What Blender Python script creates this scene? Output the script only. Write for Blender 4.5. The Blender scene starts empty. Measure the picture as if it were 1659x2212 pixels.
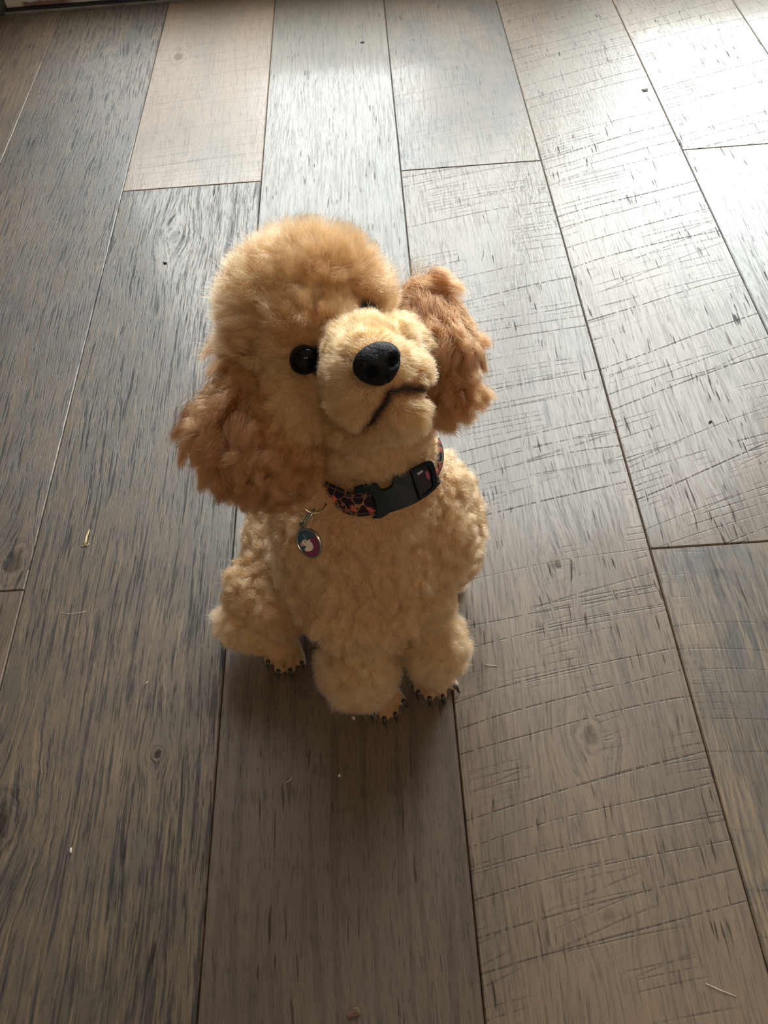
import bpy, bmesh, math
import numpy as np
from mathutils import Vector, Matrix, kdtree

sc = bpy.context.scene
COL = sc.collection
rng = np.random.default_rng(7)

# ---------------------------------------------------------------- camera
cam_d = bpy.data.cameras.new('camera')
cam = bpy.data.objects.new('camera', cam_d)
COL.objects.link(cam)
cam_d.sensor_fit = 'VERTICAL'
cam_d.sensor_height = 36.0
cam_d.lens = 36.0 * 1740.0 / 2212.0
cam_d.clip_start = 0.02
_p, _r, _y = .95266, -.09109, -.030055            # pitch below horizon, roll, yaw
_f = Vector((math.sin(_y) * math.cos(_p), math.cos(_y) * math.cos(_p), -math.sin(_p)))
_rt = Vector((math.cos(_y), -math.sin(_y), 0))
_up = _rt.cross(_f)
_rx = _rt * math.cos(_r) + _up * math.sin(_r)
_ux = _up * math.cos(_r) - _rt * math.sin(_r)
cam.matrix_world = Matrix(((_rx.x, _ux.x, -_f.x, .53567), (_rx.y, _ux.y, -_f.y, 0.0),
                           (_rx.z, _ux.z, -_f.z, .6235), (0, 0, 0, 1)))
sc.camera = cam

# ---------------------------------------------------------------- light and exposure
sc.view_settings.view_transform = 'Standard'
sc.view_settings.look = 'None'
sc.view_settings.gamma = 1.0
sc.view_settings.use_curve_mapping = False
sc.view_settings.exposure = 0.10
sc.cycles.use_denoising = True
sc.cycles.use_adaptive_sampling = True
sc.cycles.adaptive_threshold = 0.02
sc.cycles.max_bounces = 9
sc.cycles.diffuse_bounces = 3
sc.cycles.glossy_bounces = 4
sc.cycles.transmission_bounces = 7
sc.cycles.transparent_max_bounces = 8
sc.cycles.sample_clamp_indirect = 6.0

w = bpy.data.worlds.new('overcast_sky')
sc.world = w
w.use_nodes = True
bg = w.node_tree.nodes['Background']
bg.inputs[0].default_value = (0.97, 0.98, 1.0, 1)
bg.inputs[1].default_value = 10.5

sun_d = bpy.data.lights.new('hazy_sun', 'SUN')
sun = bpy.data.objects.new('hazy_sun', sun_d)
COL.objects.link(sun)
sun_d.energy = 0.95
sun_d.angle = math.radians(12)
sun_d.color = (1.0, .97, .92)
SUN_AZ, SUN_EL = math.radians(25.0), math.radians(27)
_sd = Vector((math.sin(SUN_AZ) * math.cos(SUN_EL), math.cos(SUN_AZ) * math.cos(SUN_EL), math.sin(SUN_EL)))
sun.rotation_euler = _sd.to_track_quat('Z', 'Y').to_euler()

por_d = bpy.data.lights.new('door_portal', 'AREA')       # portal: only guides sampling of the sky through the door
por = bpy.data.objects.new('door_portal', por_d)
COL.objects.link(por)
por_d.shape = 'RECTANGLE'
por_d.size, por_d.size_y = 1.97, 2.1
por_d.cycles.is_portal = True
por.location = (.8775, 1.72, 1.05)
por.rotation_euler = (math.radians(-90), 0, 0)

for _x in (.95, 1.95):                                     # two warm recessed ceiling lamps behind the photographer
    _l = bpy.data.lights.new('ceiling_lamp', 'AREA')
    _l.shape, _l.size, _l.energy, _l.color = 'DISK', .12, 10.0, (1.0, .80, .58)
    _o = bpy.data.objects.new('ceiling_lamp', _l)
    COL.objects.link(_o)
    _o.location = (_x, -1.35, 2.49)

# ---------------------------------------------------------------- helpers
def link(o, parent=None):
    COL.objects.link(o)
    if parent is not None:
        o.parent = parent
    return o

def tag(o, label=None, cat=None, group=None, kind=None):
    for k, v in (('label', label), ('category', cat), ('group', group), ('kind', kind)):
        if v:
            o[k] = v
    return o

def empty(name, loc=(0, 0, 0)):
    o = bpy.data.objects.new(name, None)
    o.location = loc
    o.empty_display_size = .05
    return link(o)

def mesh_obj(name, verts, faces, mat=None, parent=None, smooth=False, loc=None):
    me = bpy.data.meshes.new(name)
    me.from_pydata([tuple(v) for v in verts], [], [tuple(f) for f in faces])
    if smooth:
        me.polygons.foreach_set('use_smooth', [True] * len(me.polygons))
    me.update()
    if mat:
        me.materials.append(mat)
    o = bpy.data.objects.new(name, me)
    if loc is not None:
        o.location = loc
    return link(o, parent)

def bm_obj(name, bm, mat=None, parent=None, smooth=False, loc=None):
    bmesh.ops.recalc_face_normals(bm, faces=bm.faces)
    me = bpy.data.meshes.new(name)
    bm.to_mesh(me)
    bm.free()
    if smooth:
        me.polygons.foreach_set('use_smooth', [True] * len(me.polygons))
    for m in (mat if isinstance(mat, (list, tuple)) else [mat]):
        if m:
            me.materials.append(m)
    o = bpy.data.objects.new(name, me)
    if loc is not None:
        o.location = loc
    return link(o, parent)

def box_bm(x0, x1, y0, y1, z0, z1, bevel=0, seg=1):
    bm = bmesh.new()
    v = [bm.verts.new((x, y, z)) for z in (z0, z1) for y in (y0, y1) for x in (x0, x1)]
    for f in ((0, 2, 3, 1), (4, 5, 7, 6), (0, 1, 5, 4), (2, 6, 7, 3), (0, 4, 6, 2), (1, 3, 7, 5)):
        bm.faces.new([v[i] for i in f])
    if bevel:
        bmesh.ops.bevel(bm, geom=bm.edges[:], offset=bevel, segments=seg, affect='EDGES', profile=.5)
    return bm

def unit(v):
    v = np.asarray(v, float)
    return v / np.linalg.norm(v)

def frames(path):
    path = np.asarray(path, float)
    t = np.gradient(path, axis=0)
    t /= np.linalg.norm(t, axis=1)[:, None]
    n = np.cross(t[0], (0.3, 0.2, 1.0))
    n /= np.linalg.norm(n)
    out = []
    for k in t:
        n = n - k * np.dot(n, k)
        n /= np.linalg.norm(n)
        out.append((n, np.cross(k, n)))
    return path, out

def tube_geo(path, rad, seg=8, closed=False):
    """verts, faces of a tube along path with radius per point"""
    path, fr = frames(path)
    rad = np.broadcast_to(np.asarray(rad, float), (len(path),))
    V, F = [], []
    for p, (a, b), r in zip(path, fr, rad):
        for k in range(seg):
            an = 2 * math.pi * k / seg
            V.append(p + r * (math.cos(an) * a + math.sin(an) * b))
    n = len(path)
    for i in range(n if closed else n - 1):
        j = (i + 1) % n
        for k in range(seg):
            F.append((i * seg + k, i * seg + (k + 1) % seg, j * seg + (k + 1) % seg, j * seg + k))
    if not closed:
        F.append(tuple(range(seg))[::-1])
        F.append(tuple((n - 1) * seg + k for k in range(seg)))
    return V, F

# ---------------------------------------------------------------- material helpers
def new_mat(name):
    m = bpy.data.materials.new(name)
    m.use_nodes = True
    nt = m.node_tree
    nt.nodes.clear()
    return m, nt

class G:
    """small node-graph writer"""
    def __init__(s, nt):
        s.nt = nt
    def n(s, typ, ins=None, **props):
        nd = s.nt.nodes.new(typ)
        for k, v in props.items():
            setattr(nd, k, v)
        for k, v in (ins or {}).items():
            s.put(nd.inputs[k], v)
        return nd
    def put(s, sock, v):
        if isinstance(v, bpy.types.NodeSocket):
            s.nt.links.new(v, sock)
        elif v is not None:
            sock.default_value = v
    def math(s, op, a, b=None, clamp=False):
        nd = s.n('ShaderNodeMath', operation=op, use_clamp=clamp)
        s.put(nd.inputs[0], a)
        if b is not None:
            s.put(nd.inputs[1], b)
        return nd.outputs[0]
    def vmath(s, op, a, b=None):
        nd = s.n('ShaderNodeVectorMath', operation=op)
        s.put(nd.inputs[0], a)
        if b is not None:
            s.put(nd.inputs[1], b)
        return nd.outputs['Value' if op in ('LENGTH', 'DOT_PRODUCT') else 'Vector']
    def noise(s, vec, scale=1.0, detail=3.0, rough=.55, dist=0.0):
        nd = s.n('ShaderNodeTexNoise', {'Vector': vec, 'Scale': scale, 'Detail': detail, 'Roughness': rough, 'Distortion': dist})
        return nd.outputs['Fac']
    def step(s, v, lo, hi, out0=0.0, out1=1.0):
        nd = s.n('ShaderNodeMapRange', {'Value': v, 'From Min': lo, 'From Max': hi, 'To Min': out0, 'To Max': out1}, interpolation_type='SMOOTHSTEP')
        return nd.outputs[0]
    def mix(s, f, a, b, mode='MIX'):
        nd = s.n('ShaderNodeMix', data_type='RGBA', blend_type=mode, clamp_factor=True)
        s.put(nd.inputs[0], f)
        for sock, v in ((nd.inputs[6], a), (nd.inputs[7], b)):
            s.put(sock, tuple(v) + (1,) if isinstance(v, tuple) and len(v) == 3 else v)
        return nd.outputs[2]
    def out(s, shader):
        o = s.n('ShaderNodeOutputMaterial')
        s.nt.links.new(shader, o.inputs[0])

def simple(name, col, rough=.5, metal=0.0, spec=.5, noise=0.0, scale=60.0, bump=0.0, coat=0.0):
    m, nt = new_mat(name)
    g = G(nt)
    tc = g.n('ShaderNodeTexCoord').outputs['Object']
    nz = g.noise(tc, scale, 4)
    dark = tuple(c * (1 - noise) for c in col)
    c = g.mix(g.step(nz, .3, .7), dark, col)
    b = g.n('ShaderNodeBsdfPrincipled', {'Base Color': c, 'Roughness': rough, 'Metallic': metal, 'Specular IOR Level': spec, 'Coat Weight': coat})
    if bump:
        bn = g.n('ShaderNodeBump', {'Height': nz, 'Strength': bump, 'Distance': .002})
        nt.links.new(bn.outputs[0], b.inputs['Normal'])
    g.out(b.outputs[0])
    return m

def wood(name, colA, colB, dark, light, seed=0.0, streak=.8, fine=.6, lightamt=.4, saw=0.0, pores=.5, knots=(),
         patch=(7.0, 2.2), patchlim=(.38, .62), streakscale=(400.0, 15.0), rough=.54, blotch=.0, sawang=.19, edge=0.0):
    """vinyl oak plank: x across the plank, y along it (metres)"""
    m, nt = new_mat(name)
    g = G(nt)
    co = g.n('ShaderNodeTexCoord').outputs['Object']
    sep = g.n('ShaderNodeSeparateXYZ', {0: co})
    x, y = sep.outputs[0], sep.outputs[1]
    # slow waviness of the grain
    wv = g.noise(g.vmath('ADD', g.vmath('MULTIPLY', co, (9., 2.2, 1.)), (seed, seed * .7, seed)), 1.0, 2)
    xw = g.math('ADD', x, g.math('MULTIPLY', g.math('SUBTRACT', wv, .5), .03))
    kmask = None
    for (kx, ky, kr, el, ks) in knots:
        dx = g.math('SUBTRACT', x, kx)
        dy = g.math('MULTIPLY', g.math('SUBTRACT', y, ky), el)
        wob = g.math('MULTIPLY', g.math('SUBTRACT', g.noise(co, 1.1 / kr, 2), .5), kr * .9)
        d = g.math('ADD', g.math('SQRT', g.math('ADD', g.math('MULTIPLY', dx, dx), g.math('MULTIPLY', dy, dy))), wob)
        e = g.math('DIVIDE', d, kr * 2.6)
        gs = g.math('POWER', 2.718, g.math('MULTIPLY', g.math('MULTIPLY', e, e), -1.0))
        xw = g.math('SUBTRACT', xw, g.math('MULTIPLY', dx, g.math('MULTIPLY', gs, .85)))
        core = g.step(d, kr * .95, kr * .35)
        ring = g.math('MULTIPLY', g.step(g.math('SINE', g.math('MULTIPLY', d, 6.0 / kr)), .3, .9), g.step(d, kr * 2.0, kr * .8))
        km = g.math('MULTIPLY', g.math('MAXIMUM', core, g.math('MULTIPLY', ring, .55)), ks)
        kmask = km if kmask is None else g.math('MAXIMUM', kmask, km)
    cv = g.n('ShaderNodeCombineXYZ', {0: xw, 1: y, 2: seed}).outputs[0]
    s1 = g.noise(g.vmath('MULTIPLY', cv, (streakscale[0], streakscale[1], 3.)), 1.0, 4, .62)
    s2 = g.noise(g.vmath('MULTIPLY', cv, (900., 60., 5.)), 1.0, 3, .6)
    s3 = g.noise(g.vmath('ADD', g.vmath('MULTIPLY', cv, (420., 16., 4.)), (3.3, 8.1, 2.)), 1.0, 2, .5)
    pt = g.noise(g.vmath('ADD', g.vmath('MULTIPLY', co, (patch[0], patch[1], 1.)), (seed * 1.3, seed * 2.1, seed)), 1.0, 4, .6, .4)
    c = g.mix(g.step(pt, patchlim[0], patchlim[1]), colA, colB)
    # light grain between the dark streaks, then dark grain, then fine pores
    c = g.mix(g.math('MULTIPLY', g.step(s3, .52, .66), lightamt), c, light)
    dk = g.math('MULTIPLY', g.step(s1, .52, .60), streak)
    c = g.mix(dk, c, dark)
    fn = g.math('MULTIPLY', g.step(s2, .52, .64), fine)
    c = g.mix(fn, c, dark)
    por = g.step(g.noise(g.vmath('ADD', g.vmath('MULTIPLY', cv, (420., 34., 2.)), (7., 1., seed)), 1.0, 1, .4), .66, .72)
    gate = g.step(g.noise(g.vmath('MULTIPLY', co, (30., 9., 1.)), 1.0, 2), .42, .6)
    por = g.math('MULTIPLY', g.math('MULTIPLY', por, gate), pores)
    pdark = tuple(k * .6 for k in dark)
    c = g.mix(por, c, pdark)
    hgt = g.math('ADD', g.math('MULTIPLY', dk, .6), g.math('ADD', g.math('MULTIPLY', fn, .5), por))
    if saw > 0:
        # slanted saw kerfs across the board, broken by the grain
        def kerf(freq, hw, keep, off, tilt):
            sl = g.math('ADD', g.math('SUBTRACT', y, g.math('MULTIPLY', x, tilt)), g.math('MULTIPLY', g.math('MULTIPLY', x, x), .3))
            wob = g.noise(g.n('ShaderNodeCombineXYZ', {0: g.math('MULTIPLY', x, 3.5), 1: g.math('MULTIPLY', sl, freq * .35), 2: seed + off}).outputs[0], 1.0, 1)
            ph = g.math('ADD', g.math('MULTIPLY', sl, freq), g.math('MULTIPLY', wob, 1.5))
            cell = g.math('FLOOR', ph)
            d = g.math('ABSOLUTE', g.math('SUBTRACT', g.math('SUBTRACT', ph, cell), .5))
            rnd = g.n('ShaderNodeTexWhiteNoise', {'W': g.math('ADD', cell, seed * 7.1 + off)}, noise_dimensions='1D').outputs['Value']
            return g.math('MULTIPLY', g.step(d, hw * 1.6, hw * .5), g.step(rnd, keep, keep + .35))
        k1 = kerf(46., .028, .25, 0., sawang)
        k2 = g.math('MAXIMUM', kerf(150., .09, .3, 5., sawang * .8), g.math('MULTIPLY', kerf(70., .05, .45, 9., sawang + .12), .8))
        zone = g.step(g.noise(g.vmath('ADD', g.vmath('MULTIPLY', co, (9., 11., 1.)), (seed, 4., 2.)), 1.0, 2), .47, .58)
        k2 = g.math('MULTIPLY', k2, g.math('MULTIPLY', zone, .75))
        brk = g.step(g.noise(g.vmath('MULTIPLY', cv, (330., 30., 2.)), 1.0, 2), .34, .52)
        kk = g.math('MULTIPLY', g.math('MULTIPLY', g.math('MAXIMUM', k1, k2), brk), saw)
        c = g.mix(kk, c, pdark)
        hgt = g.math('ADD', hgt, kk)
    if blotch > 0:
        bl = g.noise(g.vmath('ADD', g.vmath('MULTIPLY', co, (16., 22., 1.)), (seed, 9., 2.)), 1.0, 4, .65, .6)
        c = g.mix(g.math('MULTIPLY', g.step(bl, .52, .68), blotch), c, dark)
    if kmask is not None:
        c = g.mix(g.math('MULTIPLY', kmask, .85), c, tuple(k * .4 for k in dark))
        hgt = g.math('ADD', hgt, kmask)
    bn = g.n('ShaderNodeBump', {'Height': hgt, 'Strength': .35, 'Distance': -.0007})
    hc_ = g.math('MINIMUM', hgt, 1.0)
    rg = g.math('ADD', rough, g.math('MULTIPLY', hc_, .16))
    b = g.n('ShaderNodeBsdfPrincipled', {'Base Color': c, 'Roughness': rg, 'Specular IOR Level': g.math('SUBTRACT', 1.0, g.math('MULTIPLY', hc_, .8)), 'Normal': bn.outputs[0],
                                         'Coat Weight': g.math('SUBTRACT', .46, g.math('MULTIPLY', hc_, .42)), 'Coat Roughness': .14, 'Coat IOR': 1.5, 'Coat Normal': bn.outputs[0]})
    g.out(b.outputs[0])
    return m

# ---------------------------------------------------------------- floor of planks
PW, PL, GAP = .19, 1.248, .0007
subf = bm_obj('floor', box_bm(-1.9, 3.2, -1.5, 1.585, -.05, -.0075), simple('underlay', (.035, .026, .02), .9, noise=.3))
tag(subf, kind='structure')

TAN, GRY = (.20, .150, .112), (.125, .107, .094)
DRK, LGT = (.032, .024, .019), (.23, .165, .11)
specs = {   # (column, 'far'/'near'): wood parameters
    (-2, 0): dict(colA=(0.117, 0.066, 0.034), colB=(0.083, 0.053, 0.031), dark=DRK, light=LGT),
    (-1, 0): dict(colA=(0.130, 0.075, 0.041), colB=(0.088, 0.058, 0.034), dark=DRK, light=LGT, streak=.7, fine=.5),
    (-1, 1): dict(colA=(0.110, 0.063, 0.032), colB=(0.075, 0.047, 0.027), dark=DRK, light=LGT, streak=.4, fine=.5),
    (0, 0): dict(colA=(0.110, 0.070, 0.041), colB=(0.066, 0.048, 0.032), dark=(.028, .026, .027), light=(0.171, 0.116, 0.066), streak=.85, fine=.75, lightamt=.5,
                 blotch=.3, knots=((.0788, -.5694, .011, .6, .7), (.0232, .4163, .007, .6, .15))),
    (0, 1): dict(colA=(0.117, 0.066, 0.034), colB=(0.083, 0.049, 0.027), dark=DRK, light=LGT, streak=.5, fine=.4),
    (1, 0): dict(colA=(0.207, 0.134, 0.078), colB=(0.156, 0.105, 0.066), dark=(.07, .055, .047), light=(0.207, 0.144, 0.083), streak=.25, fine=.35, lightamt=.3, saw=.35, pores=.25,
                 sawang=.1, knots=((-.0572, .084, .011, .55, .55),)),
    (1, 1): dict(colA=(0.103, 0.065, 0.034), colB=(0.069, 0.047, 0.027), dark=(.022, .018, .017), light=(0.186, 0.119, 0.058), streak=.82, fine=.75, lightamt=.65, blotch=.25,
                 knots=((.047, -.1611, .0042, .8, .9), (-.070, -.2078, .012, .6, .9), (-.0111, .5142, .010, .5, .2))),
    (2, 0): dict(colA=(0.123, 0.091, 0.059), colB=(0.100, 0.078, 0.053), dark=(.06, .06, .064), light=(0.171, 0.126, 0.080), streak=.32, fine=.32, lightamt=.4, pores=.6),
    (2, 1): dict(colA=(0.079, 0.044, 0.022), colB=(0.058, 0.035, 0.020), dark=(.026, .019, .015), light=(0.106, 0.063, 0.031), streak=.35, fine=.6, lightamt=.35, pores=.7,
                 streakscale=(110., 4.)),
    (3, 0): dict(colA=(0.118, 0.075, 0.041), colB=(0.068, 0.048, 0.030), dark=(.045, .038, .034), light=(0.157, 0.100, 0.052), streak=.35, fine=.3, lightamt=.3, saw=.25, blotch=.55,
                 patch=(11., 5.)),
    (3, 1): dict(colA=(0.130, 0.080, 0.041), colB=(0.096, 0.061, 0.034), dark=(.032, .026, .023), light=(0.178, 0.111, 0.056), streak=.32, fine=.42, lightamt=.45, saw=.62, pores=.8,
                 knots=((.0091, -.1677, .009, .8, .42), (-.0015, -.2944, .006, .9, .3), (.0087, -.0078, .008, .5, .15))),
    (4, 0): dict(colA=(0.125, 0.077, 0.043), colB=(0.093, 0.064, 0.037), dark=(.05, .042, .038), light=(0.163, 0.103, 0.054), streak=.3, fine=.3, lightamt=.35, saw=.75, pores=.9, sawang=.33),
    (4, 1): dict(colA=(0.144, 0.091, 0.045), colB=(0.075, 0.053, 0.032), dark=(.03, .026, .026), light=(0.219, 0.139, 0.066), streak=.45, fine=.5, lightamt=.5, saw=.35, blotch=.55,
                 patch=(9., 9.), sawang=-.15),
    (5, 0): dict(colA=(0.152, 0.097, 0.056), colB=(0.117, 0.081, 0.048), dark=(.05, .042, .04), light=(0.192, 0.122, 0.066), streak=.3, fine=.35, lightamt=.35, saw=.7, pores=.9, sawang=.33),
    (5, 1): dict(colA=(0.103, 0.081, 0.056), colB=(0.083, 0.066, 0.048), dark=(.04, .038, .04), light=(0.137, 0.103, 0.066), streak=.45, fine=.35, lightamt=.3, pores=1.0),
    (6, 0): dict(colA=(0.144, 0.091, 0.052), colB=(0.113, 0.078, 0.045), dark=(.05, .042, .04), light=(0.192, 0.122, 0.066), streak=.3, fine=.3, lightamt=.35, saw=.5),
}
hid = dict(colA=(.16, .12, .09), colB=(.12, .095, .08), dark=DRK, light=LGT)

plank_mesh = {}
def plank(col, y0, y1, mat):
    y1 = min(y1, 1.583)
    ln = y1 - y0
    key = round(ln, 4)
    hw, hl = PW / 2 - GAP / 2, ln / 2 - GAP / 2
    b, t, d = .0010, .0, .007
    V = [(-hw, -hl, -d), (hw, -hl, -d), (hw, hl, -d), (-hw, hl, -d),
         (-hw, -hl, -b), (hw, -hl, -b), (hw, hl, -b), (-hw, hl, -b),
         (-hw + b, -hl + b, 0), (hw - b, -hl + b, 0), (hw - b, hl - b, 0), (-hw + b, hl - b, 0)]
    F = [(3, 2, 1, 0), (8, 9, 10, 11)]
    for k in range(4):
        j = (k + 1) % 4
        F += [(k, j, 4 + j, 4 + k), (4 + k, 4 + j, 8 + j, 8 + k)]
    o = mesh_obj('plank', V, F, mat, subf, loc=((col + .5) * PW, (y0 + y1) / 2, 0))
    return o

seed = 1.0
hid_m = wood('oak_plank', seed=2.3, **hid)
for col in range(-10, 17):
    j = 1.007 if col % 2 else .383
    for k, (a, b) in enumerate(((j, j + PL), (j - PL, j), (j - 2 * PL, j - PL))):
        if a > 1.57 or b < -1.45:
            continue
        seed += 3.7
        sp = specs.get((col, k))
        plank(col, max(a, -1.48), b, wood('oak_plank', seed=seed, **sp) if sp else hid_m)

# ---------------------------------------------------------------- room shell
wall_m = simple('wall_paint', (.44, .375, .30), .8, noise=.04, scale=30)
ceil_m = simple('ceiling_paint', (.62, .59, .55), .9, noise=.03, scale=30)
DX0, DX1, DZ = -.105, 1.86, 2.08          # glass door opening
bm = box_bm(-1.9, DX0 - .03, 1.583, 1.76, -.05, 2.5)
wall_back = bm_obj('wall_back', bm, wall_m); tag(wall_back, kind='structure')
bm_obj('wall_panel', box_bm(DX1 + .03, 3.2, 1.583, 1.76, -.05, 2.5), wall_m, wall_back)
bm_obj('wall_lintel', box_bm(DX0 - .03, DX1 + .03, 1.605, 1.76, DZ + .03, 2.5), wall_m, wall_back)
for nm, bx in (('wall_left', (-2.0, -1.9, -1.6, 1.76, -.05, 2.5)), ('wall_right', (3.2, 3.3, -1.6, 1.76, -.05, 2.5)),
               ('wall_front', (-2.0, 3.3, -1.6, -1.5, -.05, 2.5))):
    tag(bm_obj(nm, box_bm(*bx), wall_m), kind='structure')
tag(bm_obj('ceiling', box_bm(-2.0, 3.3, -1.6, 1.76, 2.5, 2.6), ceil_m), kind='structure')

# glazed sliding door: frame, two leaves with panes, threshold
alu = simple('weathered_aluminium', (.23, .235, .225), .5, .0, .5, noise=.35, scale=45)
dkm = simple('dark_seal', (.018, .018, .022), .7)
def rail_material():
    m, nt = new_mat('stained_rail')
    g = G(nt)
    tc = g.n('ShaderNodeTexCoord').outputs['Object']
    sp = g.n('ShaderNodeSeparateXYZ', {0: tc})
    nz = g.noise(tc, 40, 4)
    c = g.mix(g.step(nz, .3, .7), (.52, .52, .485), (.64, .64, .60))
    # rust stain creeping up from the lower edge near the left end, pale scrape at its left
    edge = g.math('ADD', sp.outputs[2], g.math('MULTIPLY', g.math('SUBTRACT', g.noise(tc, 55, 3), .5), .012))
    sx = g.math('MULTIPLY', g.step(sp.outputs[0], -.080, -.070), g.step(sp.outputs[0], .03, -.005))
    st = g.math('MULTIPLY', g.step(edge, .0135, .0085), sx)
    c = g.mix(g.math('MULTIPLY', st, .9), c, (.17, .075, .055))
    s2 = g.math('MULTIPLY', g.step(sp.outputs[0], -.07, -.08), g.step(edge, .012, .008))
    c = g.mix(g.math('MULTIPLY', s2, .7), c, (.55, .45, .36))
    b = g.n('ShaderNodeBsdfPrincipled', {'Base Color': c, 'Roughness': .55})
    g.out(b.outputs[0])
    return m
rail_m = rail_material()
gm, nt = new_mat('pane_glass')
g = G(nt)
_bf = g.n('ShaderNodeNewGeometry').outputs['Backfacing']        # same reflectance from either face of the thin sheet
fr = g.n('ShaderNodeFresnel', {'IOR': g.math('ADD', 1.45, g.math('MULTIPLY', _bf, 1 / 1.45 - 1.45))}).outputs[0]
mx = g.n('ShaderNodeMixShader', {0: fr, 1: g.n('ShaderNodeBsdfTransparent', {0: (.93, .96, .95, 1)}).outputs[0],
                                  2: g.n('ShaderNodeBsdfGlossy', {'Roughness': 0.0}).outputs[0]})
g.out(mx.outputs[0])

door = empty('door_1', (DX0, 1.6, 0)); tag(door, kind='structure')
def dpart(name, bx, mat, bevel=.002, parent=None):
    o = bm_obj(name, box_bm(*bx, bevel=bevel), mat)
    o.parent = parent or door
    o.matrix_parent_inverse = Matrix.Translation(-Vector(door.location)) if parent is None else Matrix.Identity(4)
    return o
dpart('jamb', (DX0 - .03, DX0, 1.583, 1.76, -.02, DZ), simple('dark_jamb', (.05, .05, .05), .5))
dpart('jamb', (DX1, DX1 + .03, 1.583, 1.76, -.02, DZ), alu)
dpart('head', (DX0 - .03, DX1 + .03, 1.60, 1.76, DZ, DZ + .03), alu)
dpart('threshold_strip', (DX0, DX1, 1.5835, 1.5862, -.004, .0035), alu, .001)
dpart('weather_seal', (DX0, DX1, 1.5862, 1.604, -.03, .0015), dkm, 0)
dpart('sill', (DX0, DX1, 1.604, 1.76, -.03, .0015), dkm)
mid = (DX0 + DX1) / 2
for (a, b, y) in ((DX0, mid + .05, 1.602), (mid - .05, DX1, 1.655)):
    dpart('bottom_rail', (a, b, y, y + .042, .0025, .150), rail_m)
    dpart('top_rail', (a, b, y, y + .042, DZ - .075, DZ), alu)
    dpart('stile', (a, a + .10, y, y + .042, .150, DZ - .075), alu)
    dpart('stile', (b - .10, b, y, y + .042, .150, DZ - .075), alu)
    dpart('pane', (a + .095, b - .095, y + .018, y + .024, .145, DZ - .07), gm, 0)
tag(bm_obj('trim_1', box_bm(-3, 5, 1.76, 9, -.16, -.10), simple('patio_concrete', (.42, .40, .37), .8, noise=.2, scale=6)), kind='structure')
# added unseen boards, gapped for sky, to mirror a dark band in the floor
added_fence = empty('trim_2_added_fence', (.6, 4.6, -.10)); tag(added_fence, kind='structure')
added_fence_m = simple('added_fence_board', (.045, .034, .026), .8, noise=.3, scale=20)
for fa, fb in ((-2.6, -.62), (.26, 1.42)):
    for k in range(int((fb - fa) / .145)):
        bm_obj('board', box_bm(fa + k * .145, fa + k * .145 + .138, -.015, .015, 0, 2.2, .004), added_fence_m, added_fence)
    for z_ in (.35, 1.7):
        bm_obj('rail', box_bm(fa, fb - .01, .016, .06, z_, z_ + .09, .004), added_fence_m, added_fence)
# ---------------------------------------------------------------- the dog: one remeshed body
LB, FB, UB = np.array((.934, .357, 0.)), np.array((.357, -.934, 0.)), np.array((0., 0., 1.))
BODY = (LB, FB, UB)
NOSE = np.array((0.5316, 0.2591, 0.3709))
EYE_R, EYE_L = np.array((0.4946, 0.2950, 0.3432)), np.array((0.5262, 0.3285, 0.3369))
SKULL = np.array((0.4931, 0.3516, 0.3197))
FH = unit(NOSE - np.array((0.5081, 0.3205, 0.3304)))
RH = EYE_L - EYE_R
RH = unit(RH - FH * RH.dot(FH))               # towards the dog's left
UH = np.cross(RH, FH)
UH = UH if UH[2] > 0 else -UH
HEAD = (RH, FH, UH)
cm = .01
prims = []                                     # (centre, axes, radii, region)
def ell(c, r, region, axes=BODY):
    r = (r, r, r) if np.isscalar(r) else r
    prims.append((np.array(c, float), np.array(axes, float), np.array(r, float) * cm, region))
def cap(a, ra, b, rb, region, n=7):
    a, b = np.array(a, float), np.array(b, float)
    for t in np.linspace(0, 1, n):
        ell(a + (b - a) * t, ra + (rb - ra) * t, region)
# torso
CHEST = np.array((0.5121, 0.3099, 0.1350))
PELVIS = np.array((.478, .405, .075))
ell(CHEST, (6.2, 5.0, 6.6), 'chest')
ell(CHEST + UB * .045 + FB * -.012, (5.8, 4.7, 4.6), 'chest')
ell(CHEST + UB * -.03 + FB * .006, (5.0, 4.6, 4.6), 'chest')
ell(np.array((0.5125, 0.2884, 0.1271)), (5.0, 3.6, 3.0), 'chest')
cap(CHEST - FB * .03, 5.4, PELVIS + LB * .006, 5.0, 'back', 8)
ell(np.array((0.5469, 0.3298, 0.1460)), 4.5, 'chest')
ell(np.array((0.5511, 0.3373, 0.1635)), 3.6, 'chest')
ell(np.array((0.5588, 0.3516, 0.1673)), 1.9, 'chest')
ell(np.array((0.4733, 0.3410, 0.1040)), 3.7, 'back')
ell(np.array((0.4884, 0.3229, 0.1301)), 4.3, 'chest')
cap((0.5264, 0.3365, 0.1757), 4.5, (0.5216, 0.3365, 0.2396), 3.6, 'neck', 6)
cap((0.5203, 0.3345, 0.2420), 3.5, (0.5033, 0.3350, 0.2880), 3.2, 'neck', 5)
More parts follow.
